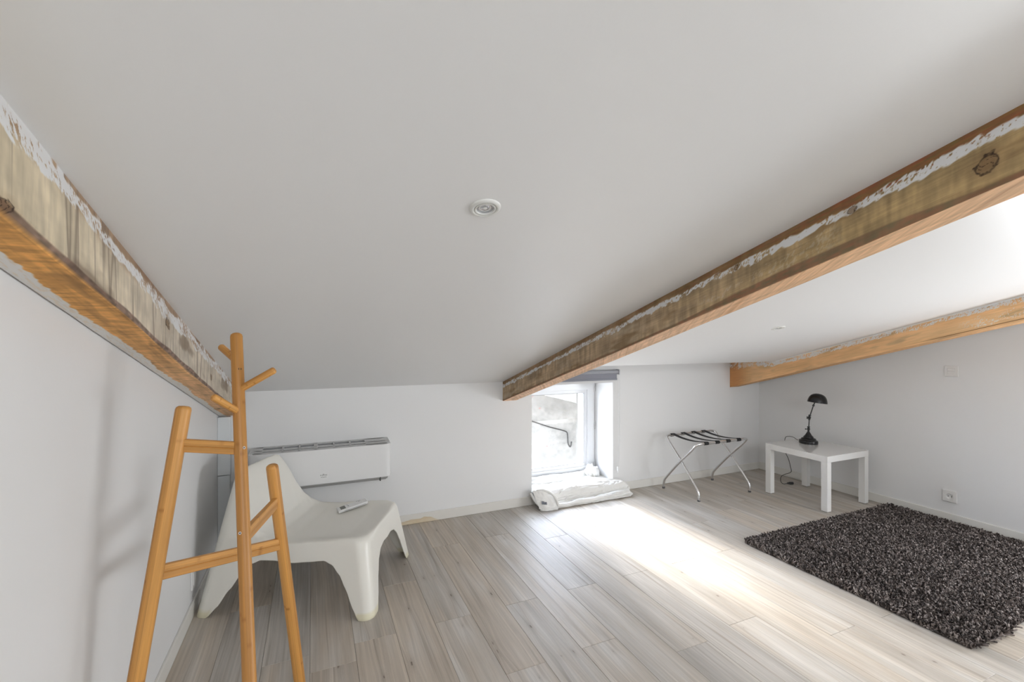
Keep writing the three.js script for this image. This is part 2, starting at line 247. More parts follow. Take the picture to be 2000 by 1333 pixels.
// ------------------------------------------------------------------ window and what lies outside
const pvc = std(0.83, 0.84, 0.85, 0.3), glassPane = new THREE.MeshPhysicalMaterial({ color: 0xffffff, transmission: 1, thickness: 0, roughness: 0, ior: 1.5 });
const chrome = std(0.75, 0.75, 0.76, 0.22, { metalness: 1 });
{
  const w = structure('window_1', null, null, 'small white framed window at floor level with bare glass', 'window'), zf = -3.735;
  const bars = (x0, x1, y0, y1, wd, z0, z1, r) => [box(x0, x0 + wd, y0, y1, z0, z1, r), box(x1 - wd, x1, y0, y1, z0, z1, r), box(x0 + wd * 0.9, x1 - wd * 0.9, y1 - wd, y1, z0, z1, r), box(x0 + wd * 0.9, x1 - wd * 0.9, y0, y0 + wd, z0, z1, r)];
  mesh('frame', bars(WX0, WX1, WY0, WY1, 0.03, zf - 0.075, zf - 0.012, 0.003), pvc, w);
  const sash = mesh('sash', bars(WX0 + 0.012, WX1 - 0.012, WY0 + 0.012, WY1 - 0.012, 0.078, zf - 0.06, zf, 0.005), pvc, w);
  mesh('glazing_bead', bars(WX0 + 0.085, WX1 - 0.085, WY0 + 0.085, WY1 - 0.085, 0.036, zf - 0.05, zf - 0.014, 0.006), pvc, sash);
  mesh('gasket', bars(WX0 + 0.118, WX1 - 0.118, WY0 + 0.118, WY1 - 0.118, 0.005, zf - 0.045, zf - 0.017), std(0.2, 0.2, 0.21, 0.7), sash);
  mesh('pane', box(WX0 + 0.11, WX1 - 0.11, WY0 + 0.11, WY1 - 0.11, zf - 0.034, zf - 0.033), glassPane, sash);
  for (const [y, h] of [[0.92, 0.055], [0.55, 0.05], [0.175, 0.06]]) mesh('hinge', [rod(V(WX1 - 0.012, y - h / 2, zf + 0.006), V(WX1 - 0.012, y + h / 2, zf + 0.006), 0.007), rod(V(WX1 - 0.012, y + h / 2, zf + 0.006), V(WX1 - 0.012, y + h / 2 + 0.012, zf + 0.006), 0.004, 0.003)], chrome, w);
  mesh('sill_board', box(WX0 + 0.001, WX1 - 0.001, WY0, WY0 + 0.008, zf - 0.01, ZB + 0.004, 0.002), pvc, w);
  const frosted = std(0.8, 0.8, 0.8, 0.6, { emissive: new THREE.Color(1, 1, 1), emissiveIntensity: 1.0 });
  const r = structure('window_2', null, null, 'long frosted clerestory window in the wall behind the viewer', 'window'), { x0, x1, y0, y1 } = REAR;
  mesh('frame', [box(x0 - 0.06, x0, y0 - 0.06, y1 + 0.06, ZR - 0.018, ZR), box(x1, x1 + 0.06, y0 - 0.06, y1 + 0.06, ZR - 0.018, ZR), box(x0, x1, y0 - 0.06, y0, ZR - 0.018, ZR), box(x0, x1, y1, y1 + 0.06, ZR - 0.018, ZR)], pvc, r);
  mesh('pane', box(x0, x1, y0, y1, ZR - 0.008, ZR), frosted, r);
  const q = structure('window_3', null, null, 'low frosted window in the right wall near the viewer', 'window');
  mesh('frame', [box(XR - 0.018, XR, LOW.y0 - 0.05, LOW.y1 + 0.05, LOW.z0 - 0.05, LOW.z0), box(XR - 0.018, XR, LOW.y0 - 0.05, LOW.y1 + 0.05, LOW.z1, LOW.z1 + 0.05), box(XR - 0.018, XR, LOW.y0 - 0.05, LOW.y0, LOW.z0, LOW.z1), box(XR - 0.018, XR, LOW.y1, LOW.y1 + 0.05, LOW.z0, LOW.z1)], pvc, q);
  mesh('pane', box(XR - 0.008, XR, LOW.y0, LOW.y1, LOW.z0, LOW.z1), frosted, q);
}
{
  const b = thing('neighbouring_house', 'bright pale limestone house wall outside with a sagging cable', 'building');
  const stone = tex(1024, 1024, (u, v) => {
    const x = u * 8, y = v * 8, n = fbm(x * 3, y * 3, 81, 4), m = fbm(x * 16, y * 16, 82, 3), s = step(0.60, 0.74, fbm(x * 2.2, y * 1.7, 83, 4));
    let c = [136, 134, 129].map(k => k * (0.82 + 0.3 * n + 0.16 * (m - 0.5))); c = mix3(c, [116, 113, 106], 0.6 * s); return mix3(c, [150, 100, 94], 0.6 * step(0.955, 0.97, noise(x * 7 + 9, y * 9, 84)));
  });
  stone.repeat.set(1 / 8, 1 / 8);
  mesh('wall', worldUV(box(2.72, 11, -5, 0.95, -7.6, -7.0), 'z'), new THREE.MeshPhysicalMaterial({ map: stone, roughness: 0.95 }), b);
  mesh('roof_overhang', box(2.72, 11, 0.76, 0.90, -7.0, -4.95), std(0.30, 0.20, 0.14, 0.9), b);
  const D = (px, py) => { const d = at(px, py, 1).sub(EYE), k = -6.97 / d.z; return EYE.clone().addScaledVector(d, k); };
  mesh('cable', tube([[1036, 822], [1053, 828], [1075, 835], [1095, 840], [1106, 844], [1108.5, 850], [1109, 862], [1110, 868], [1113.5, 873.5], [1115.5, 869], [1116, 863]].map(p => D(...p)), 0.011, 80, 6), std(0.035, 0.033, 0.03, 0.8), b);
  structure('trim_4', box(-40, 40, -5.4, -5, -60, -4.0), std(0.32, 0.31, 0.29, 0.95), 'street level far below the window', 'street');
}

// roller blind
{
  const t = thing('roller_blind', 'rolled-up grey roller blind fixed above the small window', 'blind'), zc = ZB + 0.028, grey = std(0.25, 0.255, 0.29, 0.8);
  mesh('fabric_roll', rod(V(1.63, 1.100, zc), V(2.545, 1.100, zc), 0.017, 0.017, 24), std(0.36, 0.37, 0.40, 0.75), t);
  mesh('hanging_fabric', box(1.65, 2.53, 1.037, 1.088, zc + 0.006, zc + 0.010), grey, t);
  mesh('bottom_bar', box(1.65, 2.532, 1.026, 1.042, zc + 0.002, zc + 0.014, 0.003), grey, t);
  mesh('bracket', box(2.545, 2.557, 1.075, 1.122, ZB, zc + 0.022, 0.003), std(0.45, 0.46, 0.49, 0.5), t);
  mesh('bracket', box(1.618, 1.63, 1.075, 1.122, ZB, zc + 0.022, 0.003), std(0.45, 0.46, 0.49, 0.5), t);
  const bead = [], wht = std(0.82, 0.82, 0.82, 0.4), ball = new THREE.SphereGeometry(0.0026, 8, 6);
  for (let i = 0; i < 130; i++) for (const [x0, x1] of [[2.552, 2.547], [2.568, 2.551]]) bead.push(ball.clone().translate(mix(x0, x1, Math.pow(i / 129, 6)), mix(1.09, 0.205, i / 129), zc + 0.004));
  bead.push(rod(V(2.552, 1.09, zc + 0.004), V(2.548, 0.21, zc + 0.004), 0.0013, 0.0013, 6), rod(V(2.568, 1.09, zc + 0.004), V(2.568, 0.5, zc + 0.004), 0.0013, 0.0013, 6), rod(V(2.568, 0.5, zc + 0.004), V(2.552, 0.21, zc + 0.004), 0.0013, 0.0013, 6));
  mesh('bead_chain', bead, wht, t);
  mesh('chain_weight', [box(2.540, 2.560, 0.196, 0.236, zc - 0.004, zc + 0.010, 0.005), box(2.544, 2.556, 0.178, 0.2, zc - 0.002, zc + 0.008, 0.004)], wht, t);
}

// cable trunking in the corner under the beam
{
  const t = thing('cable_trunking', 'white plastic cable trunking running up the corner under the left beam', 'trunking'), m = std(0.74, 0.77, 0.78, 0.45);
  mesh('channel', box(XL + 0.0005, -0.492, 0.074, 0.516, ZB + 0.0005, ZB + 0.045, 0.004), m, t);
  mesh('cover', box(XL + 0.0004, -0.489, 0.519, 0.892, ZB + 0.0005, ZB + 0.048, 0.004), m, t);
}

// ------------------------------------------------------------------ ceiling spotlights
function spotlight(x, z, label) {
  const t = thing('ceiling_spotlight', label, 'spotlight', 'recessed ceiling spotlights'), white = std(0.72, 0.72, 0.69, 0.35);
  t.position.set(x, ceilY(z), z); t.rotation.x = -Math.atan(SLOPE);      // local -y looks into the room
  const lathe = pts => new THREE.LatheGeometry(pts.map(p => new THREE.Vector2(p[0], p[1])), 48);
  mesh('trim_ring', lathe([[0.0285, 0.001], [0.0285, -0.004], [0.031, -0.0062], [0.036, -0.0058], [0.040, -0.003], [0.0412, 0.0], [0.0412, 0.001]]), white, t);
  mesh('tilting_ring', lathe([[0.0225, 0.004], [0.0225, -0.004], [0.0238, -0.0056], [0.0268, -0.0056], [0.0278, -0.004], [0.0278, 0.001]]), white, t);
  const lamp = mesh('lamp_face', lathe([[0.0001, 0.0012], [0.006, 0.0012], [0.0065, -0.0012], [0.010, -0.0022], [0.0115, -0.001], [0.012, 0.0012], [0.022, -0.0015], [0.0224, 0.002]]), std(0.55, 0.56, 0.58, 0.18, { metalness: 0.75 }), t);
  mesh('lens', new THREE.SphereGeometry(0.006, 16, 8).scale(1, 0.45, 1).translate(0, -0.001, 0), std(0.8, 0.8, 0.78, 0.1), lamp);
  return t;
}
spotlight(0.402, -1.094, 'unlit recessed spotlight in the middle of the wide sloping ceiling bay');
spotlight(2.725, -1.99, 'unlit recessed spotlight between the dark beam and the orange beam');

// ------------------------------------------------------------------ wall plates
{
  const plastic = std(0.80, 0.79, 0.77, 0.35), x = XR;
  const s = thing('light_switch', 'square white double light switch high on the right wall', 'switch');
  mesh('plate', box(x - 0.010, x, 1.110, 1.192, -1.870, -1.788, 0.003), plastic, s);
  mesh('rocker', box(x - 0.0145, x - 0.008, 1.153, 1.175, -1.850, -1.808, 0.002), plastic, s);
  mesh('rocker', box(x - 0.0135, x - 0.008, 1.128, 1.1515, -1.850, -1.808, 0.002), plastic, s);
  const o = thing('power_socket', 'square white socket with round recess just above the right skirting', 'socket');
  const sh = new THREE.Shape([[-0.04, -0.04], [0.04, -0.04], [0.04, 0.04], [-0.04, 0.04]].map(p => new THREE.Vector2(...p))); sh.holes.push(new THREE.Path().absarc(0, 0, 0.0215, 0, Math.PI * 2, true));
  const pl = new THREE.ExtrudeGeometry(sh, { depth: 0.009, bevelEnabled: true, bevelSize: 0.002, bevelThickness: 0.002, bevelSegments: 2, curveSegments: 24 }); pl.rotateY(-Math.PI / 2); pl.translate(x - 0.0005, 0.203, -1.839); mesh('plate', pl, plastic, o);
  const disc = new THREE.CylinderGeometry(0.0212, 0.0212, 0.002, 32).rotateZ(Math.PI / 2).translate(x - 0.0015, 0.203, -1.839); mesh('recess', disc, plastic, o);
  mesh('earth_pin', rod(V(x - 0.001, 0.214, -1.839), V(x - 0.013, 0.214, -1.839), 0.0024, 0.002, 10), chrome, o);
  for (const dz of [-0.0095, 0.0095]) mesh('contact_hole', new THREE.CylinderGeometry(0.0028, 0.0028, 0.001, 12).rotateZ(Math.PI / 2).translate(x - 0.0028, 0.201, -1.839 + dz), std(0.03, 0.03, 0.03, 0.8), o);
  const p = thing('blank_wall_plate', 'white wall plate on the left wall behind the coat stand', 'wall plate');
  mesh('plate', box(XL, XL + 0.009, 0.135, 0.235, -2.80, -2.715, 0.003), plastic, p);
  mesh('inner_cover', box(XL + 0.008, XL + 0.0115, 0.155, 0.215, -2.786, -2.73, 0.002), plastic, p);
}

// ------------------------------------------------------------------ air conditioner
{
  const t = thing('air_conditioner', 'white wall-mounted air conditioner with grille top behind the armchair', 'air conditioner'), shell = std(0.80, 0.80, 0.795, 0.35), greyP = std(0.52, 0.52, 0.51, 0.5);
  const x0 = -0.378, x1 = 0.502, zF = -3.272, zW = ZB + 0.0008;
  const prof = (a, b, pts) => { const s = new THREE.Shape(pts.map(p => new THREE.Vector2(...p))), g = new THREE.ExtrudeGeometry(s, { depth: b - a, bevelEnabled: false, curveSegments: 12 }); g.rotateY(-Math.PI / 2); g.translate(b, 0, 0); return g; };
  mesh('body', prof(x0 + 0.02, x1 - 0.02, [[zW, 0.405], [zF - 0.05, 0.405], [zF - 0.02, 0.425], [zF - 0.014, 0.436], [zF - 0.014, 0.598], [zW, 0.598]]), greyP, t);
  // front panel with rounded ends in plan
  const pl = new THREE.Shape(), xr = 0.045; pl.moveTo(x0, -zW - 0.1); pl.lineTo(x0, -zF - 0.0 + xr); pl.quadraticCurveTo(x0 + 0.002, -zF, x0 + xr, -zF); pl.lineTo(x1 - xr, -zF); pl.quadraticCurveTo(x1 - 0.002, -zF, x1, -zF + xr); pl.lineTo(x1, -zW - 0.1);
  const shape = new THREE.Shape(); const R = 0.05;
  shape.moveTo(x0, zW); shape.lineTo(x0, zF - R); shape.quadraticCurveTo(x0, zF, x0 + R, zF); shape.lineTo(x1 - R, zF); shape.quadraticCurveTo(x1, zF, x1, zF - R); shape.lineTo(x1, zW); shape.lineTo(x1 - 0.02, zW); shape.lineTo(x1 - 0.02, zF - R); shape.quadraticCurveTo(x1 - 0.02, zF - 0.013, x1 - R, zF - 0.013); shape.lineTo(x0 + R, zF - 0.013); shape.quadraticCurveTo(x0 + 0.02, zF - 0.013, x0 + 0.02, zF - R); shape.lineTo(x0 + 0.02, zW); shape.closePath();
  const fp = new THREE.ExtrudeGeometry(shape, { depth: 0.222, bevelEnabled: true, bevelSize: 0.0015, bevelThickness: 0.002, bevelSegments: 2, curveSegments: 16 }); fp.rotateX(Math.PI / 2); fp.scale(1, 1, 1); fp.translate(0, 0.657, 0); 
  const front = mesh('front_panel', fp, shell, t);
  const gy = 0.655, zb = zW + 0.004, grille = [], lvl = (z) => mix(0.671, 0.658, (z - zW) / (zF - zW));
  mesh('top_tray', prof(x0 + 0.022, x1 - 0.022, [[zW, 0.600], [zF - 0.016, 0.600], [zF - 0.016, 0.606], [zW, 0.606]]), std(0.08, 0.08, 0.08, 0.9), t);
  const bar = (a, b, za, zb2, th = 0.006) => prof(a, b, [[za, lvl(za) - th], [zb2, lvl(zb2) - th], [zb2, lvl(zb2)], [za, lvl(za)]]);
  const top = mesh('top_grille', [bar(x0 + 0.03, x1 - 0.03, zW, zW + 0.022), bar(x0 + 0.03, x1 - 0.03, -3.375, -3.352), bar(x0 + 0.03, x1 - 0.03, -3.322, -3.284, 0.01), bar(x0 + 0.03, x0 + 0.075, zW, -3.285, 0.01), bar(0.335, x1 - 0.03, zW, -3.285, 0.01), bar(x0 + 0.001, x0 + 0.031, zW, zF - R, 0.012), bar(x1 - 0.031, x1 - 0.001, zW, zF - R, 0.012)], std(0.60, 0.60, 0.59, 0.45), t);
  for (const x of [-0.185, -0.085, 0.015, 0.13, 0.235]) mesh('grille_rib', bar(x - (x === 0.015 ? 0.012 : 0.005), x + (x === 0.015 ? 0.012 : 0.005), zW, -3.285, 0.012), std(0.64, 0.64, 0.63, 0.45), top);
  mesh('louvre', prof(x0 + 0.03, x1 - 0.03, [[zF - 0.008, 0.433], [zF - 0.004, 0.428], [zF - 0.055, 0.398], [zF - 0.06, 0.403]]), greyP, t);
  mesh('louvre_tab', box(0.425, 0.431, 0.404, 0.431, zF - 0.03, zF - 0.003, 0.001), std(0.05, 0.05, 0.05, 0.6), t);
  // lettering
  const cv = document.createElement('canvas'); cv.width = 256; cv.height = 128; const x = cv.getContext('2d'); x.fillStyle = '#e9e9e8'; x.fillRect(0, 0, 256, 128); x.fillStyle = '#6a6a6a';
  x.textAlign = 'center'; x.font = 'bold 50px serif'; x.fillText('FUJITSU', 128, 58); x.font = 'bold 34px sans-serif'; x.fillText('ATLANTIC', 128, 112);
  x.lineWidth = 5; x.strokeStyle = '#6a6a6a'; x.beginPath(); x.arc(112, 10, 8, 0, 7); x.stroke(); x.beginPath(); x.arc(130, 10, 8, 0, 7); x.stroke();
  const ct = new THREE.CanvasTexture(cv); ct.colorSpace = THREE.SRGBColorSpace;
  mesh('lettering', new THREE.PlaneGeometry(0.056, 0.028).translate(0.063, 0.484, zF + 0.0022), new THREE.MeshPhysicalMaterial({ map: ct, roughness: 0.4 }), front);
}

// ------------------------------------------------------------------ moulded plastic lounge chair
{
  const A = V(-0.510, 0, -2.727), u = V(0.904, 0, 0.427).normalize(), w = V(u.z, 0, -u.x);
  const s0 = -0.035, s1 = 0.872, t0 = -0.03, t1 = 0.71, tc = 0.34, insetAt = y => 0.15 * y, insetT = y => 0.20 * y;
  const interp = (tab, x) => { if (x <= tab[0][0]) return tab[0][1]; for (let i = 1; i < tab.length; i++) if (x <= tab[i][0]) { const a = tab[i - 1], b = tab[i], f = (x - a[0]) / (b[0] - a[0]); return mix(a[1], b[1], f * f * (3 - 2 * f) * 0.5 + f * 0.5); } return tab[tab.length - 1][1]; };
  const rimSide = s => interp([[0.04, 0.740], [0.085, 0.712], [0.125, 0.600], [0.165, 0.500], [0.21, 0.420], [0.26, 0.375], [0.32, 0.353], [0.42, 0.350], [0.55, 0.358], [0.72, 0.372], [0.83, 0.372]], s);
  const centre = s => interp([[0.05, 0.722], [0.09, 0.655], [0.14, 0.53], [0.19, 0.432], [0.24, 0.374], [0.30, 0.341], [0.38, 0.328], [0.52, 0.328], [0.68, 0.338], [0.78, 0.355], [0.83, 0.366]], s);
  const archSide = s => interp([[0.035, 0], [0.075, 0.05], [0.115, 0.125], [0.17, 0.21], [0.215, 0.25], [0.26, 0.266], [0.33, 0.266], [0.45, 0.256], [0.55, 0.262], [0.635, 0.268], [0.68, 0.25], [0.72, 0.205], [0.75, 0.14], [0.78, 0.05], [0.80, 0]], s);
  const archEnd = t => interp([[0.06, 0], [0.08, 0.06], [0.105, 0.15], [0.14, 0.215], [0.19, 0.25], [0.26, 0.262], [0.34, 0.258], [0.42, 0.262], [0.49, 0.25], [0.54, 0.215], [0.575, 0.15], [0.60, 0.06], [0.62, 0]], t);
  const per = [];   // perimeter samples: [side, fraction]
  const add = (k, n) => { for (let i = 0; i < n; i++) per.push([k, i / n]); };
  add('near', 90); add('c1', 16); add('front', 70); add('c2', 16); add('far', 90); add('c3', 16); add('back', 70); add('c4', 16);
  function P([k, f], inset, r) {
    const a = s0 + inset, b = s1 - inset, c = t0 + inset * 1.33, d = t1 - inset * 1.33, h = Math.PI / 2;
    switch (k) {
      case 'near': return [mix(a + r, b - r, f), c]; case 'c1': return [b - r + r * Math.sin(f * h), c + r - r * Math.cos(f * h)];
      case 'front': return [b, mix(c + r, d - r, f)]; case 'c2': return [b - r + r * Math.cos(f * h), d - r + r * Math.sin(f * h)];
      case 'far': return [mix(b - r, a + r, f), d]; case 'c3': return [a + r - r * Math.sin(f * h), d - r + r * Math.cos(f * h)];
      case 'back': return [a, mix(d - r, c + r, f)]; default: return [a + r - r * Math.cos(f * h), c + r - r * Math.sin(f * h)];
    }
  }
  const rad = y => 0.05 + 0.045 * y, RI = 46, SK = 30, rows = RI + SK, polys = [];
  for (const q of per) {
    let y = 0.36, p; for (let i = 0; i < 12; i++) { p = P(q, insetAt(y), rad(y)); y = mix(y, p[0] < 0.13 ? rimSide(Math.max(p[0], 0.03)) - (p[0] < 0.11 ? 0.012 * Math.max(0, 1 - Math.pow((p[1] - tc) / 0.2, 2)) : 0) : rimSide(p[0]), 0.6); }
    const g = P(q, 0, rad(0)), b = q[0] === 'near' || q[0] === 'far' ? archSide(g[0]) : q[0] === 'front' || q[0] === 'back' ? archEnd(g[1]) : 0, line = [];
    for (let i = 0; i < RI; i++) {
      const ro = (i + 0.02) / RI, s = mix(0.46, p[0], ro), t = mix(tc, p[1], ro), half = (t1 - t0) / 2 - insetT(rimSide(s)), e = clamp(Math.abs(t - tc) / half), h0 = centre(s), h1 = rimSide(s);
      let h = mix(h0, h1, Math.pow(e, 3)); h = mix(h, y, Math.pow(ro, 10)); line.push([s, h, t]);
    }
    for (let i = 0; i <= SK; i++) { const yy = mix(y, b, i / SK), r = P(q, insetAt(yy), rad(yy)); line.push([r[0], yy, r[1]]); }
    for (let it = 0; it < 14; it++) { const c = line.map(a => a.slice()); for (let i = RI - 6; i <= RI + 6; i++) { const wgt = 0.5 * (1 - Math.abs(i - RI) / 8); for (let a = 0; a < 3; a++) line[i][a] = mix(c[i][a], (c[i - 1][a] + c[i + 1][a]) / 2, wgt); } }
    polys.push(line);
  }
  const N = per.length, M = polys[0].length, pos = [], idx = [];
  for (let i = 0; i < N; i++) for (let j = 0; j < M; j++) { const [s, y, t] = polys[i][j], p = A.clone().addScaledVector(u, s).addScaledVector(w, t); pos.push(p.x, y + 0.0005, p.z); }
  for (let i = 0; i < N; i++) { const k = (i + 1) % N; for (let j = 0; j < M - 1; j++) { const a = i * M + j, b = k * M + j, c = a + 1, d = b + 1; idx.push(a, c, b, b, c, d); } if (i > 0 && i < N - 1) idx.push(0, i * M, (i + 1) * M); }
  const outer = new THREE.BufferGeometry(); outer.setAttribute('position', new THREE.Float32BufferAttribute(pos, 3)); outer.setIndex(idx); outer.computeVertexNormals();
  const nr = outer.attributes.normal, th = 0.0055, pos2 = pos.slice(); let flip = nr.getY(20) < 0 ? -1 : 1;
  if (flip < 0) { for (let i = 0; i < idx.length; i += 3) { const a = idx[i]; idx[i] = idx[i + 1]; idx[i + 1] = a; } }
  for (let i = 0; i < N * M; i++) pos2.push(pos[3 * i] - flip * nr.getX(i) * th, Math.max(0.0005, pos[3 * i + 1] - flip * nr.getY(i) * th), pos[3 * i + 2] - flip * nr.getZ(i) * th);
  const idx2 = idx.slice(); for (let i = 0; i < idx.length; i += 3) idx2.push(idx[i] + N * M, idx[i + 2] + N * M, idx[i + 1] + N * M);
  for (let i = 0; i < N; i++) { const k = (i + 1) % N, a = i * M + M - 1, b = k * M + M - 1; flip > 0 ? idx2.push(a, a + N * M, b, b, a + N * M, b + N * M) : idx2.push(a, b, a + N * M, b, b + N * M, a + N * M); }
  const g = new THREE.BufferGeometry(); g.setAttribute('position', new THREE.Float32BufferAttribute(pos2, 3)); g.setIndex(idx2); g.computeVertexNormals();
  const col = new Float32Array(pos2.length); for (let i = 0; i < pos2.length / 3; i++) { const x = pos2[3 * i], y = pos2[3 * i + 1], z = pos2[3 * i + 2], a = 1 - step(0.024, 0.030, y + 0.008 * (fbm(x * 30, z * 30, 91, 2) - 0.5)); col[3 * i] = mix(0.82, 0.76, a); col[3 * i + 1] = mix(0.80, 0.72, a); col[3 * i + 2] = mix(0.735, 0.54, a); }
  g.setAttribute('color', new THREE.BufferAttribute(col, 3));
  const t = thing('lounge_chair', 'cream moulded plastic lounge chair with yellowed feet in front of the air conditioner', 'chair');
  mesh('moulded_shell', g, new THREE.MeshPhysicalMaterial({ vertexColors: true, roughness: 0.32, side: THREE.DoubleSide }), t);

  // remote control lying on the seat
  const r = thing('remote_control', 'white remote control lying on the lounge chair seat', 'remote'), wp = std(0.80, 0.80, 0.79, 0.4);
  const c = V(0.222, 0, -2.988); r.position.set(c.x, 0.3572, c.z); r.rotation.set(0.09, 0.19, 0.136); 
  mesh('case', new RoundedBoxGeometry(0.178, 0.017, 0.056, 3, 0.005), wp, r);
  mesh('screen', box(-0.072, -0.042, 0.0075, 0.0092, -0.020, 0.020, 0.0005), std(0.16, 0.17, 0.15, 0.3), r);
  mesh('button', box(-0.028, -0.020, 0.007, 0.0098, -0.004, 0.004, 0.001), std(0.3, 0.3, 0.3, 0.5), r);
  mesh('button', box(-0.030, -0.024, 0.007, 0.0098, -0.019, -0.014, 0.001), std(0.4, 0.4, 0.4, 0.5), r);
  mesh('button', box(0.028, 0.056, 0.007, 0.0096, -0.022, -0.019, 0.0005), std(0.35, 0.35, 0.35, 0.5), r);
  mesh('button', box(0.040, 0.046, 0.007, 0.0098, -0.010, -0.005, 0.001), std(0.45, 0.45, 0.45, 0.5), r);
  mesh('cover_line', box(-0.055, 0.075, -0.002, 0.0, 0.0275, 0.0286), std(0.3, 0.3, 0.3, 0.6), r);
}

// ------------------------------------------------------------------ bamboo coat stand
{
  const bamboo = (seed, len) => { const R = rng(seed), nodes = [0.2 + R() * 0.3, 0.7 + R() * 0.3, 1.15 + R() * 0.2]; return tex(512, 1024, (u, v) => {
    const L = v * len, strip = Math.floor(u * 9), off = hash(strip, seed, 3), k = 1 + 0.16 * (off - 0.5) + 0.16 * (fbm(u * 90, L * 3, seed, 2) - 0.5) + 0.10 * (fbm(u * 12, L * 5, seed + 2, 3) - 0.5);
    let c = mix3([184, 127, 60], [198, 145, 78], off).map(x => x * k); for (let i = 0; i < 3; i++) { const d = L - nodes[i] - 0.5 * (off - 0.5) - 0.12 * (hash(strip, i, seed) - 0.5); c = mix3(c, [150, 96, 38], 0.55 * Math.exp(-Math.pow(d / 0.006, 2)) * step(0.35, 0.5, hash(strip, i, seed + 5))); }
    return c; }); };
  const maps = [bamboo(301, 1.5), bamboo(307, 1.3), bamboo(313, 1.1)], mat = m => new THREE.MeshPhysicalMaterial({ map: m, roughness: 0.42 });
  const mats = maps.map(mat), barMat = mat((() => { const t = maps[1].clone(); t.rotation = Math.PI / 2; t.repeat.set(0.5, 0.6); t.needsUpdate = true; return t; })());
  const t = thing('coat_stand', 'bamboo coat stand on three legs with short pegs beside the left wall', 'coat stand');
  const RAD = 0.0178;
  function leg(name, top, through, m, RAD) {              // from a rounded top down to the floor
    const k = (top.y) / (top.y - through.y), foot = top.clone().lerp(through, k), len = foot.distanceTo(top), pts = [[0.0001, 0], [RAD * 0.9, 0], [RAD, 0.004], [RAD, len - 0.012], [RAD * 0.9, len - 0.005], [RAD * 0.62, len - 0.001], [0.0001, len]];
    const g = new THREE.LatheGeometry(pts.map(p => new THREE.Vector2(...p)), 32); const uv = g.attributes.uv, p = g.attributes.position; for (let i = 0; i < uv.count; i++) uv.setY(i, p.getY(i) / len);
    g.applyQuaternion(new THREE.Quaternion().setFromUnitVectors(V(0, 1, 0), top.clone().sub(foot).normalize())); g.translate(foot.x, foot.y + 0.006, foot.z);
    return mesh(name, g, m, t);
  }
  const pT = at(461.5, 655, 1.48), pB = at(487, 1333, 1.245), lT = at(359.5, 797, 1.37), lB = at(266, 1333, 1.25), rT = at(531, 911, 1.655), rB = at(585, 1333, 1.795);
  const pole = leg('pole', pT, pB, mats[0], RAD); leg('leg', lT, lB, mats[1], 0.0208); leg('leg', rT, rB, mats[2], 0.0205);
  const on = (a, b, y) => a.clone().lerp(b, (a.y - y) / (a.y - b.y));
  function crossbar(a, b, h, th) {                   // flat bar, standing on edge, with a groove along its face
    const d = b.clone().sub(a), len = d.length(), s = new THREE.Shape(), q = th / 2, e = h / 2, r = 0.004, gv = 0.0018;
    s.moveTo(-q + r, -e); s.lineTo(q - r, -e); s.quadraticCurveTo(q, -e, q, -e + r); s.lineTo(q, -gv); s.lineTo(q - 0.002, 0); s.lineTo(q, gv); s.lineTo(q, e - r); s.quadraticCurveTo(q, e, q - r, e); s.lineTo(-q + r, e); s.quadraticCurveTo(-q, e, -q, e - r); s.lineTo(-q, gv); s.lineTo(-q + 0.002, 0); s.lineTo(-q, -gv); s.lineTo(-q, -e + r); s.quadraticCurveTo(-q, -e, -q + r, -e);
    const g = new THREE.ExtrudeGeometry(s, { depth: len, bevelEnabled: false, curveSegments: 4 }), z = d.clone().normalize(), x = V(0, 1, 0).cross(z).normalize(), y = z.clone().cross(x), p = g.attributes.position, uv = g.attributes.uv;
    for (let i = 0; i < uv.count; i++) uv.setXY(i, p.getZ(i) * 1.2, (p.getY(i) + p.getX(i)) * 8);
    g.applyMatrix4(new THREE.Matrix4().makeBasis(x, y, z).setPosition(a)); return mesh('crossbar', g, barMat, t);
  }
  const depthOn = (a, b, py) => { let lo = 0, hi = 1; for (let i = 0; i < 40; i++) { const m = (lo + hi) / 2, p = a.clone().lerp(b, m), v = p.clone().sub(EYE), y = 666.5 - FOCAL * v.y / v.dot(FWD); y < py ? lo = m : hi = m; } return a.clone().lerp(b, lo); };
  crossbar(depthOn(lT, lB, 870), depthOn(pT, pB, 876), 0.038, 0.018);
  crossbar(depthOn(pT, pB, 1050), depthOn(rT, rB, 981), 0.040, 0.018);
  crossbar(depthOn(lT, lB, 1121), depthOn(rT, rB, 1062), 0.042, 0.018);
  function peg(py, lat, dep, up, len) {
    const a = depthOn(pT, pB, py), d = RGT.clone().multiplyScalar(lat).addScaledVector(FWD, dep).normalize().multiplyScalar(Math.cos(up)).add(V(0, Math.sin(up), 0)), l = len;
    const pts = [[0.0001, 0.010], [0.0112, 0.010], [0.0112, l - 0.006], [0.0092, l - 0.0015], [0.005, l], [0.0001, l + 0.0006]], g = new THREE.LatheGeometry(pts.map(p => new THREE.Vector2(...p)), 20);
    g.applyQuaternion(new THREE.Quaternion().setFromUnitVectors(V(0, 1, 0), d)); g.translate(a.x, a.y, a.z); mesh('peg', g, mats[1], t);
  }
  peg(763, 1, 0.1, 0.53, 0.128); peg(706, -1.0, 0.62, 0.42, 0.112); peg(806, -0.20, -0.85, 0.56, 0.112);
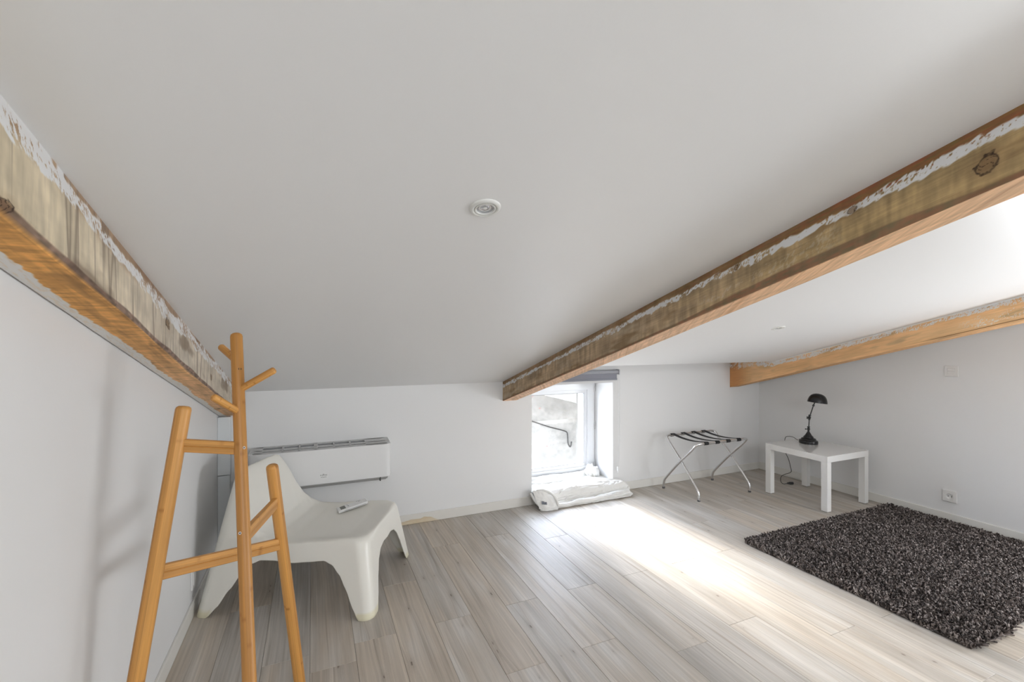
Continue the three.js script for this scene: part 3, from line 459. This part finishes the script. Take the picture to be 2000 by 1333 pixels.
  function screw(px, py, dark) {
    const a = depthOn(pT, pB, py), v = EYE.clone().sub(a); v.y = 0; v.normalize(); const cx = a.clone().sub(EYE), pxA = 1000 + FOCAL * cx.dot(RGT) / cx.dot(FWD), off = (px - pxA) / FOCAL * cx.dot(FWD);
    const side = RGT.clone(), k = clamp(off / RAD, -0.95, 0.95), n0 = side.multiplyScalar(k).addScaledVector(v, Math.sqrt(1 - k * k)), ax = pT.clone().sub(pB).normalize(), n = n0.addScaledVector(ax, -n0.dot(ax)).normalize(), c = a.clone().addScaledVector(n, RAD - 0.0006);
    mesh('screw', [rod(c.clone().addScaledVector(n, -0.004), c.clone().addScaledVector(n, 0.0022), 0.0048, 0.0044, 16)], dark ? std(0.03, 0.025, 0.02, 0.7) : chrome, t);
    if (!dark) mesh('screw_socket', [rod(c.clone().addScaledVector(n, 0.001), c.clone().addScaledVector(n, 0.0027), 0.0019, 0.0019, 6)], std(0.02, 0.02, 0.02, 0.7), t);
  }
  screw(469, 724, true); screw(477.5, 877, false); screw(471, 1040, false);
}

// ------------------------------------------------------------------ white cloth bundled on the window sill
{
  const t = thing('blanket', 'crumpled white blanket bundled along the window sill down to the floor', 'blanket');
  const X0 = 1.678, X1 = 2.63, nu = 220, nv = 110, pos = [], idx = [], sill = WY0 + 0.008;
  // profile from the window frame over the sill and down to the floor, as points (z, y)
  const base = [[-3.715, sill + 0.055], [-3.695, sill + 0.052], [-3.67, sill + 0.020], [-3.64, sill + 0.014], [-3.58, sill + 0.016], [-3.52, sill + 0.020], [-3.46, sill + 0.030], [-3.41, sill + 0.028], [-3.375, sill + 0.010], [-3.352, 0.070], [-3.345, 0.048], [-3.325, 0.040], [-3.300, 0.036], [-3.283, 0.024], [-3.280, 0.012], [-3.292, 0.003]];
  const curve = new THREE.CatmullRomCurve3(base.map(p => V(0, p[1], p[0])), false, 'catmullrom', 0.5), prof = curve.getPoints(nv);
  for (let i = 0; i <= nu; i++) {
    const f = i / nu, x = mix(X0, X1, f);
    for (let j = 0; j <= nv; j++) {
      const v = j / nv, p = prof[j], onSill = step(0.62, 0.52, v), front = step(0.5, 0.62, v);
      const fold = fbm(x * 9 + v * 3, v * 7, 401, 4) - 0.5, longF = fbm(x * 2.2, v * 16 + 1.2 * fbm(x * 3, 2, 409, 2), 403, 3) - 0.5, crease = Math.abs(fbm(x * 5.5 + v * 2, v * 10, 405, 3) - 0.5);
      let y = p.y + 0.026 * fold + 0.034 * longF - 0.09 * Math.max(0, 0.07 - crease) * 1.6, z = p.z + front * (0.050 * longF + 0.024 * fold) + front * 0.018 * (fbm(x * 3, 5, 411, 2) - 0.5);
      let xx = x; const lo = WX0 + 0.006, hi = WX1 - 0.006, freeZ = step(ZB - 0.005, ZB + 0.03, z);
      if (x > hi) { xx = mix(hi - 0.002 * (x - hi), x, freeZ); }
      const endR = step(X1 - 0.06, X1, x), endL = step(X0 + 0.04, X0, x);
      y = mix(y, Math.max(0.006, y * 0.45), endR * front) ; y -= 0.03 * endR * (1 - front) * freeZ; y = mix(y, Math.min(y, sill + 0.016), endL * 0.6 * onSill);
      z -= front * 0.02 * endR; xx -= endR * front * (0.012 * Math.sin(v * 20) + 0.055 * step(0.72, 0.98, v));
      if (z < ZB + 0.012) y = Math.max(y, sill + 0.004); else y = Math.max(y, 0.004);
      if (z > ZB + 0.002 && x > WX1) z = Math.max(z, ZB + 0.016);
      z = Math.max(z, -3.728); pos.push(xx, y, z);
    }
  }
  for (let i = 0; i < nu; i++) for (let j = 0; j < nv; j++) { const a = i * (nv + 1) + j, b = a + nv + 1; idx.push(a, a + 1, b, b, a + 1, b + 1); }
  const g = new THREE.BufferGeometry(); g.setAttribute('position', new THREE.Float32BufferAttribute(pos, 3)); g.setIndex(idx); g.computeVertexNormals();
  const cloth = std(0.83, 0.82, 0.79, 0.95, { side: THREE.DoubleSide, sheen: 0.3 });
  mesh('sheet', g, cloth, t);
  const roll = (pts, r, seed, flat = 1) => { const c = new THREE.TubeGeometry(new THREE.CatmullRomCurve3(pts.map(p => V(...p))), 120, r, 18, false), p = c.attributes.position, n = c.attributes.normal; for (let i = 0; i < p.count; i++) { const d = r * 0.55 * (fbm(p.getX(i) * 16, p.getY(i) * 40 + p.getZ(i) * 40, seed, 3) - 0.5); p.setXYZ(i, p.getX(i) + n.getX(i) * d, Math.max(0.002, p.getY(i) + n.getY(i) * d * flat), p.getZ(i) + n.getZ(i) * d); } c.computeVertexNormals(); return c; };
  mesh('hem_roll', roll([[1.80, 0.020, -3.300], [1.95, 0.016, -3.292], [2.05, 0.028, -3.296], [2.2, 0.022, -3.300], [2.35, 0.030, -3.312], [2.5, 0.034, -3.335], [2.60, 0.036, -3.36], [2.625, 0.05, -3.395], [2.59, 0.075, -3.425]], 0.020, 421), cloth, t);
  mesh('back_roll', roll([[1.71, sill + 0.026, -3.62], [1.85, sill + 0.024, -3.615], [1.98, sill + 0.026, -3.62], [2.1, sill + 0.018, -3.63]], 0.018, 423), cloth, t);
  // bunched corner standing against the frame
  const b = new THREE.SphereGeometry(0.075, 72, 54), bp = b.attributes.position; for (let i = 0; i < bp.count; i++) { const x = bp.getX(i), y = bp.getY(i), z = bp.getZ(i), k = 0.92 + 0.75 * (fbm(x * 52 + 9, y * 16 + z * 40 + 5, 431, 3) - 0.5) - 1.1 * Math.max(0, 0.09 - Math.abs(fbm(x * 30 + z * 22, y * 9 + 3, 433, 2) - 0.5)); bp.setXYZ(i, 2.425 + x * k * 0.95, Math.max(sill + 0.004, sill + 0.042 + y * k * 0.95), Math.max(-3.728, -3.665 + z * k)); } b.computeVertexNormals(); mesh('bunched_corner', b, cloth, t);
  // folded end hanging down at the left, with a woven label
  const cx = 1.735, fl = [], fi = [], nn = 40; 
  for (let i = 0; i <= nn; i++) for (let j = 0; j <= nn; j++) { const a = i / nn, v = j / nn, wdt = 0.085 * Math.sqrt(Math.max(0.02, 1 - Math.pow(clamp(v * 1.15 - 0.75, -0.75, 0.98), 2) * (v > 0.65 ? 1.1 : 0.5))); const y = mix(sill + 0.045, 0.004, v) + 0.010 * (fbm(a * 5, v * 5, 441, 3) - 0.5), z = -3.395 + 0.112 * Math.pow(v, 0.8) + 0.030 * Math.sin(a * Math.PI) * (1 - 0.4 * v) + 0.012 * (fbm(a * 4, v * 4, 443, 3) - 0.5) + 0.012 * v * a; fl.push(cx + 0.035 * v + (a - 0.5) * 2 * wdt + 0.006 * (fbm(a * 3, v * 8, 445, 2) - 0.5), Math.max(0.003, y), z); }
  for (let i = 0; i < nn; i++) for (let j = 0; j < nn; j++) { const a = i * (nn + 1) + j, b2 = a + nn + 1; fi.push(a, a + 1, b2, b2, a + 1, b2 + 1); }
  const fg = new THREE.BufferGeometry(); fg.setAttribute('position', new THREE.Float32BufferAttribute(fl, 3)); fg.setIndex(fi); fg.computeVertexNormals(); const flap = mesh('hanging_corner', fg, cloth, t);
  mesh('corner_hem', roll([[1.655, 0.115, -3.405], [1.665, 0.075, -3.365], [1.69, 0.035, -3.325], [1.735, 0.014, -3.29], [1.79, 0.010, -3.272], [1.83, 0.010, -3.262]], 0.010, 447), cloth, t);
  mesh('corner_hem', roll([[1.70, 0.135, -3.39], [1.76, 0.138, -3.365], [1.81, 0.115, -3.335], [1.84, 0.07, -3.305], [1.845, 0.02, -3.275]], 0.010, 449), cloth, t);
  const cv = document.createElement('canvas'); cv.width = 128; cv.height = 96; const c2 = cv.getContext('2d'); c2.fillStyle = '#4c5058'; c2.fillRect(0, 0, 128, 96); const R = rng(5); c2.fillStyle = '#a9acb2'; for (let r = 0; r < 4; r++) for (let k = 0; k < 9; k++) if (R() > 0.25) c2.fillRect(8 + k * 13, 12 + r * 21, 4 + R() * 8, 8);
  const ct = new THREE.CanvasTexture(cv); ct.colorSpace = THREE.SRGBColorSpace;
  const lab = new THREE.BoxGeometry(0.045, 0.026, 0.001); const lm = mesh('care_label', lab, new THREE.MeshPhysicalMaterial({ map: ct, roughness: 0.8 }), flap); lm.position.set(1.724, 0.060, -3.2965); lm.rotation.set(-0.72, 0, -0.25);
  lm.userData.label = 'dark printed care label';
}

// ------------------------------------------------------------------ folding luggage rack
{
  const t = thing('luggage_rack', 'folding chrome luggage rack with black straps against the window wall', 'luggage rack'), r = 0.0105, xa = 3.02, xb = 3.635, y = 0.492, zf = -2.945, zb = -3.345;
  const frame = (zTop, zFoot, x0, x1) => {
    const d = Math.sign(zFoot - zTop), k = f => mix(zTop, zFoot, f), pts = [];
    const side = x => [V(x, 0.012, zFoot + d * 0.002), V(x, 0.045, zFoot), V(x, 0.082, zFoot - d * 0.010), V(x, 0.115, zFoot - d * 0.035), V(x, 0.30, mix(zFoot, zTop, 0.52)), V(x, 0.43, mix(zFoot, zTop, 0.86)), V(x, 0.468, mix(zFoot, zTop, 0.945))];
    const a = side(x0), b = side(x1).reverse(), s = Math.sign(x1 - x0);
    const all = [...a, V(x0 + s * 0.006, y - 0.008, mix(zFoot, zTop, 0.985)), V(x0 + s * 0.035, y, zTop), V(x0 + s * 0.1, y, zTop), V(x1 - s * 0.1, y, zTop), V(x1 - s * 0.035, y, zTop), V(x1 - s * 0.006, y - 0.008, mix(zFoot, zTop, 0.985)), ...b];
    const c = new THREE.CatmullRomCurve3(all, false, 'centripetal'); return new THREE.TubeGeometry(c, 220, r, 14, false);
  };
  mesh('tube_frame', frame(zf, zb, xa - 0.012, xb - 0.012), chrome, t); mesh('tube_frame', frame(zb, zf, xa + 0.014, xb + 0.014), chrome, t);
  const rub = std(0.12, 0.12, 0.12, 0.7); for (const [x, z] of [[xa - 0.012, zb], [xb - 0.012, zb], [xa + 0.014, zf], [xb + 0.014, zf]]) mesh('rubber_foot', rod(V(x, 0.001, z), V(x, 0.016, z), 0.0122, 0.0122, 16), rub, t);
  const crossY = 0.285, crossZ = (zf + zb) / 2; for (const x of [xa, xb]) mesh('pivot_rivet', rod(V(x - 0.03, crossY + 0.002, crossZ), V(x + 0.03, crossY + 0.002, crossZ), 0.005, 0.005, 12), chrome, t);
  const strap = std(0.012, 0.012, 0.013, 0.75);
  for (const x of [3.115, 3.245, 3.375, 3.505]) {
    const n = 30, prof = []; const wrap = (zc, a0, a1) => { for (let i = 0; i <= 10; i++) { const a = mix(a0, a1, i / 10); prof.push([zc + Math.cos(a) * 0.0128, y + Math.sin(a) * 0.0128]); } };
    wrap(zb, 0, -Math.PI * 0.0); prof.length = 0; wrap(zb, -Math.PI * 0.5, -Math.PI * 1.5); for (let i = 1; i < n; i++) { const f = i / n; prof.push([mix(zb, zf, f), y + 0.0128 - 0.022 * 4 * f * (1 - f)]); } wrap(zf, Math.PI * 0.5, -Math.PI * 0.5);
    const pos = [], idx = [], wd = 0.044, th = 0.0018; prof.forEach(([z, yy], i) => { const a = prof[Math.max(0, i - 1)], b = prof[Math.min(prof.length - 1, i + 1)], L = Math.hypot(b[0] - a[0], b[1] - a[1]), nz = -(b[1] - a[1]) / L, ny = (b[0] - a[0]) / L; for (const [sx, k] of [[-1, 1], [1, 1], [1, 0], [-1, 0]]) pos.push(x + sx * wd / 2, yy + ny * th * k, z + nz * th * k); });
    for (let i = 0; i < prof.length - 1; i++) for (let k = 0; k < 4; k++) { const a = i * 4 + k, b = i * 4 + (k + 1) % 4; idx.push(a, b, a + 4, b, b + 4, a + 4); }
    const g = new THREE.BufferGeometry(); g.setAttribute('position', new THREE.Float32BufferAttribute(pos, 3)); g.setIndex(idx); const g2 = g.toNonIndexed(); g2.computeVertexNormals(); strap.side = THREE.DoubleSide; mesh('strap', g2, strap, t);
  }
}

// ------------------------------------------------------------------ white side table
const TX0 = 3.777, TX1 = 4.325, TZ0 = -2.885, TZ1 = -2.338;
{
  const t = thing('side_table', 'square glossy white side table in the corner under the orange beam', 'table'), lacquer = std(0.82, 0.81, 0.79, 0.12, { clearcoat: 0.6, clearcoatRoughness: 0.05 }), legM = std(0.80, 0.79, 0.765, 0.35);
  mesh('table_top', box(TX0, TX1, 0.40, 0.45, TZ0, TZ1, 0.0015), lacquer, t);
  for (const x of [TX0 + 0.001, TX1 - 0.051]) for (const z of [TZ0 + 0.001, TZ1 - 0.051]) { const l = mesh('leg', box(x, x + 0.05, 0.004, 0.3998, z, z + 0.05, 0.0015), legM, t); mesh('glide', box(x + 0.003, x + 0.047, 0.0008, 0.005, z + 0.003, z + 0.047), std(0.05, 0.05, 0.05, 0.7), l); }
}

// ------------------------------------------------------------------ black desk lamp
{
  const t = thing('desk_lamp', 'black metal desk lamp with dome shade on the white side table', 'lamp'), black = std(0.010, 0.010, 0.011, 0.28), b = at(1579, 866.2, 4.145); t.position.set(b.x, 0.451, b.z); t.rotation.y = -YAW;
  const lathe = pts => new THREE.LatheGeometry(pts.map(p => new THREE.Vector2(...p)), 56);
  mesh('base', lathe([[0.0001, 0], [0.086, 0], [0.088, 0.004], [0.088, 0.024], [0.084, 0.029], [0.072, 0.031], [0.069, 0.036], [0.066, 0.044], [0.052, 0.047], [0.047, 0.052], [0.046, 0.060], [0.036, 0.068], [0.027, 0.080], [0.019, 0.092], [0.013, 0.101], [0.011, 0.104], [0.0001, 0.105]]).scale(0.85, 1, 0.85), black, t);
  const p1 = V(0, 0.10, 0), p2 = V(0.004, 0.16, 0), p3 = V(0.008, 0.232, 0), p4 = V(0.046, 0.342, 0), tilt = -0.12;
  mesh('stem', rod(p1, p3, 0.0042), black, t);
  mesh('knuckle', [rod(V(0, 0.10, 0), V(0.001, 0.15, 0), 0.0085), new THREE.SphereGeometry(0.012, 16, 12).translate(0.001, 0.128, 0), rod(V(0.001, 0.143, 0), V(0.001, 0.152, 0), 0.011)], black, t);
  mesh('thumb_screw', [rod(V(0, 0.128, 0), V(-0.024, 0.128, 0), 0.003), new THREE.SphereGeometry(0.0062, 12, 8).translate(-0.025, 0.128, 0)], black, t);
  mesh('knuckle', [rod(V(0.007, 0.212, 0), V(0.010, 0.252, 0), 0.0085), new THREE.SphereGeometry(0.013, 16, 12).translate(0.008, 0.232, 0), rod(V(0.011, 0.248, 0), V(0.014, 0.257, 0), 0.0105)], black, t);
  mesh('thumb_screw', [rod(V(0.008, 0.232, 0), V(-0.012, 0.232, 0.004), 0.0035), new RoundedBoxGeometry(0.006, 0.024, 0.010, 2, 0.002).translate(-0.014, 0.232, 0.004)], black, t);
  mesh('upper_stem', rod(p3, p4, 0.0045), black, t);
  const shade = mesh('shade', lathe([[0.0885, 0.0], [0.0905, 0.001], [0.0895, 0.006], [0.087, 0.020], [0.079, 0.043], [0.066, 0.062], [0.047, 0.075], [0.024, 0.082], [0.0001, 0.084], [0.0001, 0.0815], [0.024, 0.0795], [0.045, 0.073], [0.064, 0.060], [0.0765, 0.042], [0.0845, 0.020], [0.0885, 0.0]]), std(0.010, 0.010, 0.011, 0.25, { side: THREE.DoubleSide }), t); shade.position.set(0.080, 0.367, 0); shade.scale.set(0.87, 1, 0.87); shade.rotation.z = tilt;
  mesh('bulb_socket', [rod(V(0, 0.078, 0), V(0, 0.04, 0), 0.016)], black, shade);
  mesh('bulb', new THREE.SphereGeometry(0.022, 20, 14).translate(0.0, 0.026, 0), std(0.75, 0.75, 0.72, 0.15), shade);
  mesh('neck', [rod(V(0.043, 0.335, 0), V(0.049, 0.349, 0), 0.009), rod(V(0.047, 0.345, 0), V(0.062, 0.38, 0), 0.005), rod(V(0.062, 0.38, 0), V(0.08, 0.43, 0), 0.004)], black, t);
  // cord: behind the base, over the back edge of the table, down to a plug on the floor (in the lamp's own axes)
  const inv = q => { const v = V(q[0], q[1], q[2]).sub(t.position); return v.applyAxisAngle(V(0, 1, 0), YAW); };
  const lb = t.position, cordPts = [[lb.x - 0.02, 0.462, lb.z - 0.085], [lb.x - 0.03, 0.485, lb.z - 0.13], [lb.x - 0.055, 0.480, TZ0 - 0.01], [lb.x - 0.06, 0.44, TZ0 - 0.022], [lb.x - 0.05, 0.36, TZ0 - 0.035], [4.155, 0.25, -2.93], [4.195, 0.175, -2.94], [4.225, 0.115, -2.955], [4.17, 0.095, -2.975], [4.12, 0.075, -2.98], [4.11, 0.03, -2.975], [4.135, 0.009, -2.965], [4.18, 0.012, -2.955]];
  mesh('cord', tube(cordPts.map(inv), 0.0026, 160, 8), std(0.012, 0.012, 0.012, 0.5), t);
  const pa = inv([4.175, 0.013, -2.956]), pb = inv([4.225, 0.013, -2.935]); mesh('plug', [rod(pa, pa.clone().lerp(pb, 0.4), 0.006, 0.011, 14), rod(pa.clone().lerp(pb, 0.4), pb, 0.012, 0.012, 14)], black, t);
  mesh('cord_switch', new RoundedBoxGeometry(0.05, 0.016, 0.02, 2, 0.006).translate(...inv([lb.x - 0.0, 0.375, TZ0 - 0.045]).toArray()), black, t);
  mesh('cord', tube([[lb.x - 0.052, 0.40, TZ0 - 0.03], [lb.x - 0.045, 0.375, TZ0 - 0.04], [lb.x - 0.025, 0.362, TZ0 - 0.045], [lb.x - 0.002, 0.372, TZ0 - 0.045]].map(inv), 0.0026, 40, 8), std(0.012, 0.012, 0.012, 0.5), t);
}

// ------------------------------------------------------------------ shaggy rug
{
  const t = thing('shaggy_rug', 'dark brown shaggy rug on the grey floor beside the right wall', 'rug'), x0 = 2.695, x1 = 4.385, z0 = -2.212, z1 = -1.045;
  mesh('backing', box(x0, x1, 0.0008, 0.008, z0, z1, 0.003), std(0.05, 0.04, 0.036, 0.95), t);
  const R = rng(77), n = 90000, pts = []; for (let i = 0; i <= 5; i++) { const f = i / 5; pts.push(V(0.010 * f * f, 0.030 * f * (1 - 0.16 * f), 0.004 * Math.sin(f * 3))); }
  const blade = new THREE.TubeGeometry(new THREE.CatmullRomCurve3(pts), 5, 0.0031, 5, false); const bp = blade.attributes.position; // taper
  const im = new THREE.InstancedMesh(blade, new THREE.MeshPhysicalMaterial({ color: 0xffffff, roughness: 0.75, sheen: 0.5, sheenColor: new THREE.Color(0.5, 0.45, 0.42), sheenRoughness: 0.5 }), n);
  im.name = 'pile'; im.userData.kind = 'stuff'; im.userData.label = 'tangled dark brown and taupe yarn pile';
  const m = new THREE.Matrix4(), q = new THREE.Quaternion(), e = new THREE.Euler(), c = new THREE.Color();
  for (let i = 0; i < n; i++) {
    let x = mix(x0 - 0.004, x1 - 0.006, R()), z = mix(z0 - 0.002, z1 + 0.002, R()); const lay = fbm(x * 5, z * 5, 501, 3);
    e.set((R() - 0.5) * 1.3 + (lay - 0.5) * 1.6, R() * Math.PI * 2, (R() - 0.5) * 1.3); q.setFromEuler(e); const s = 0.75 + R() * 0.55; m.compose(V(x, 0.006, z), q, V(s, s * (0.85 + 0.3 * lay), s)); im.setMatrixAt(i, m);
    const k = R(), tone = 0.65 + 0.7 * R(); k < 0.45 ? c.setRGB(0.040 * tone, 0.031 * tone, 0.028 * tone) : k < 0.82 ? c.setRGB(0.19 * tone, 0.158 * tone, 0.146 * tone) : c.setRGB(0.36 * tone, 0.315 * tone, 0.295 * tone); im.setColorAt(i, c);
  }
  t.add(im);
}

scene.traverse(o => { if (o.isMesh) { o.castShadow = true; o.receiveShadow = true; } });
renderer.render(scene, camera);
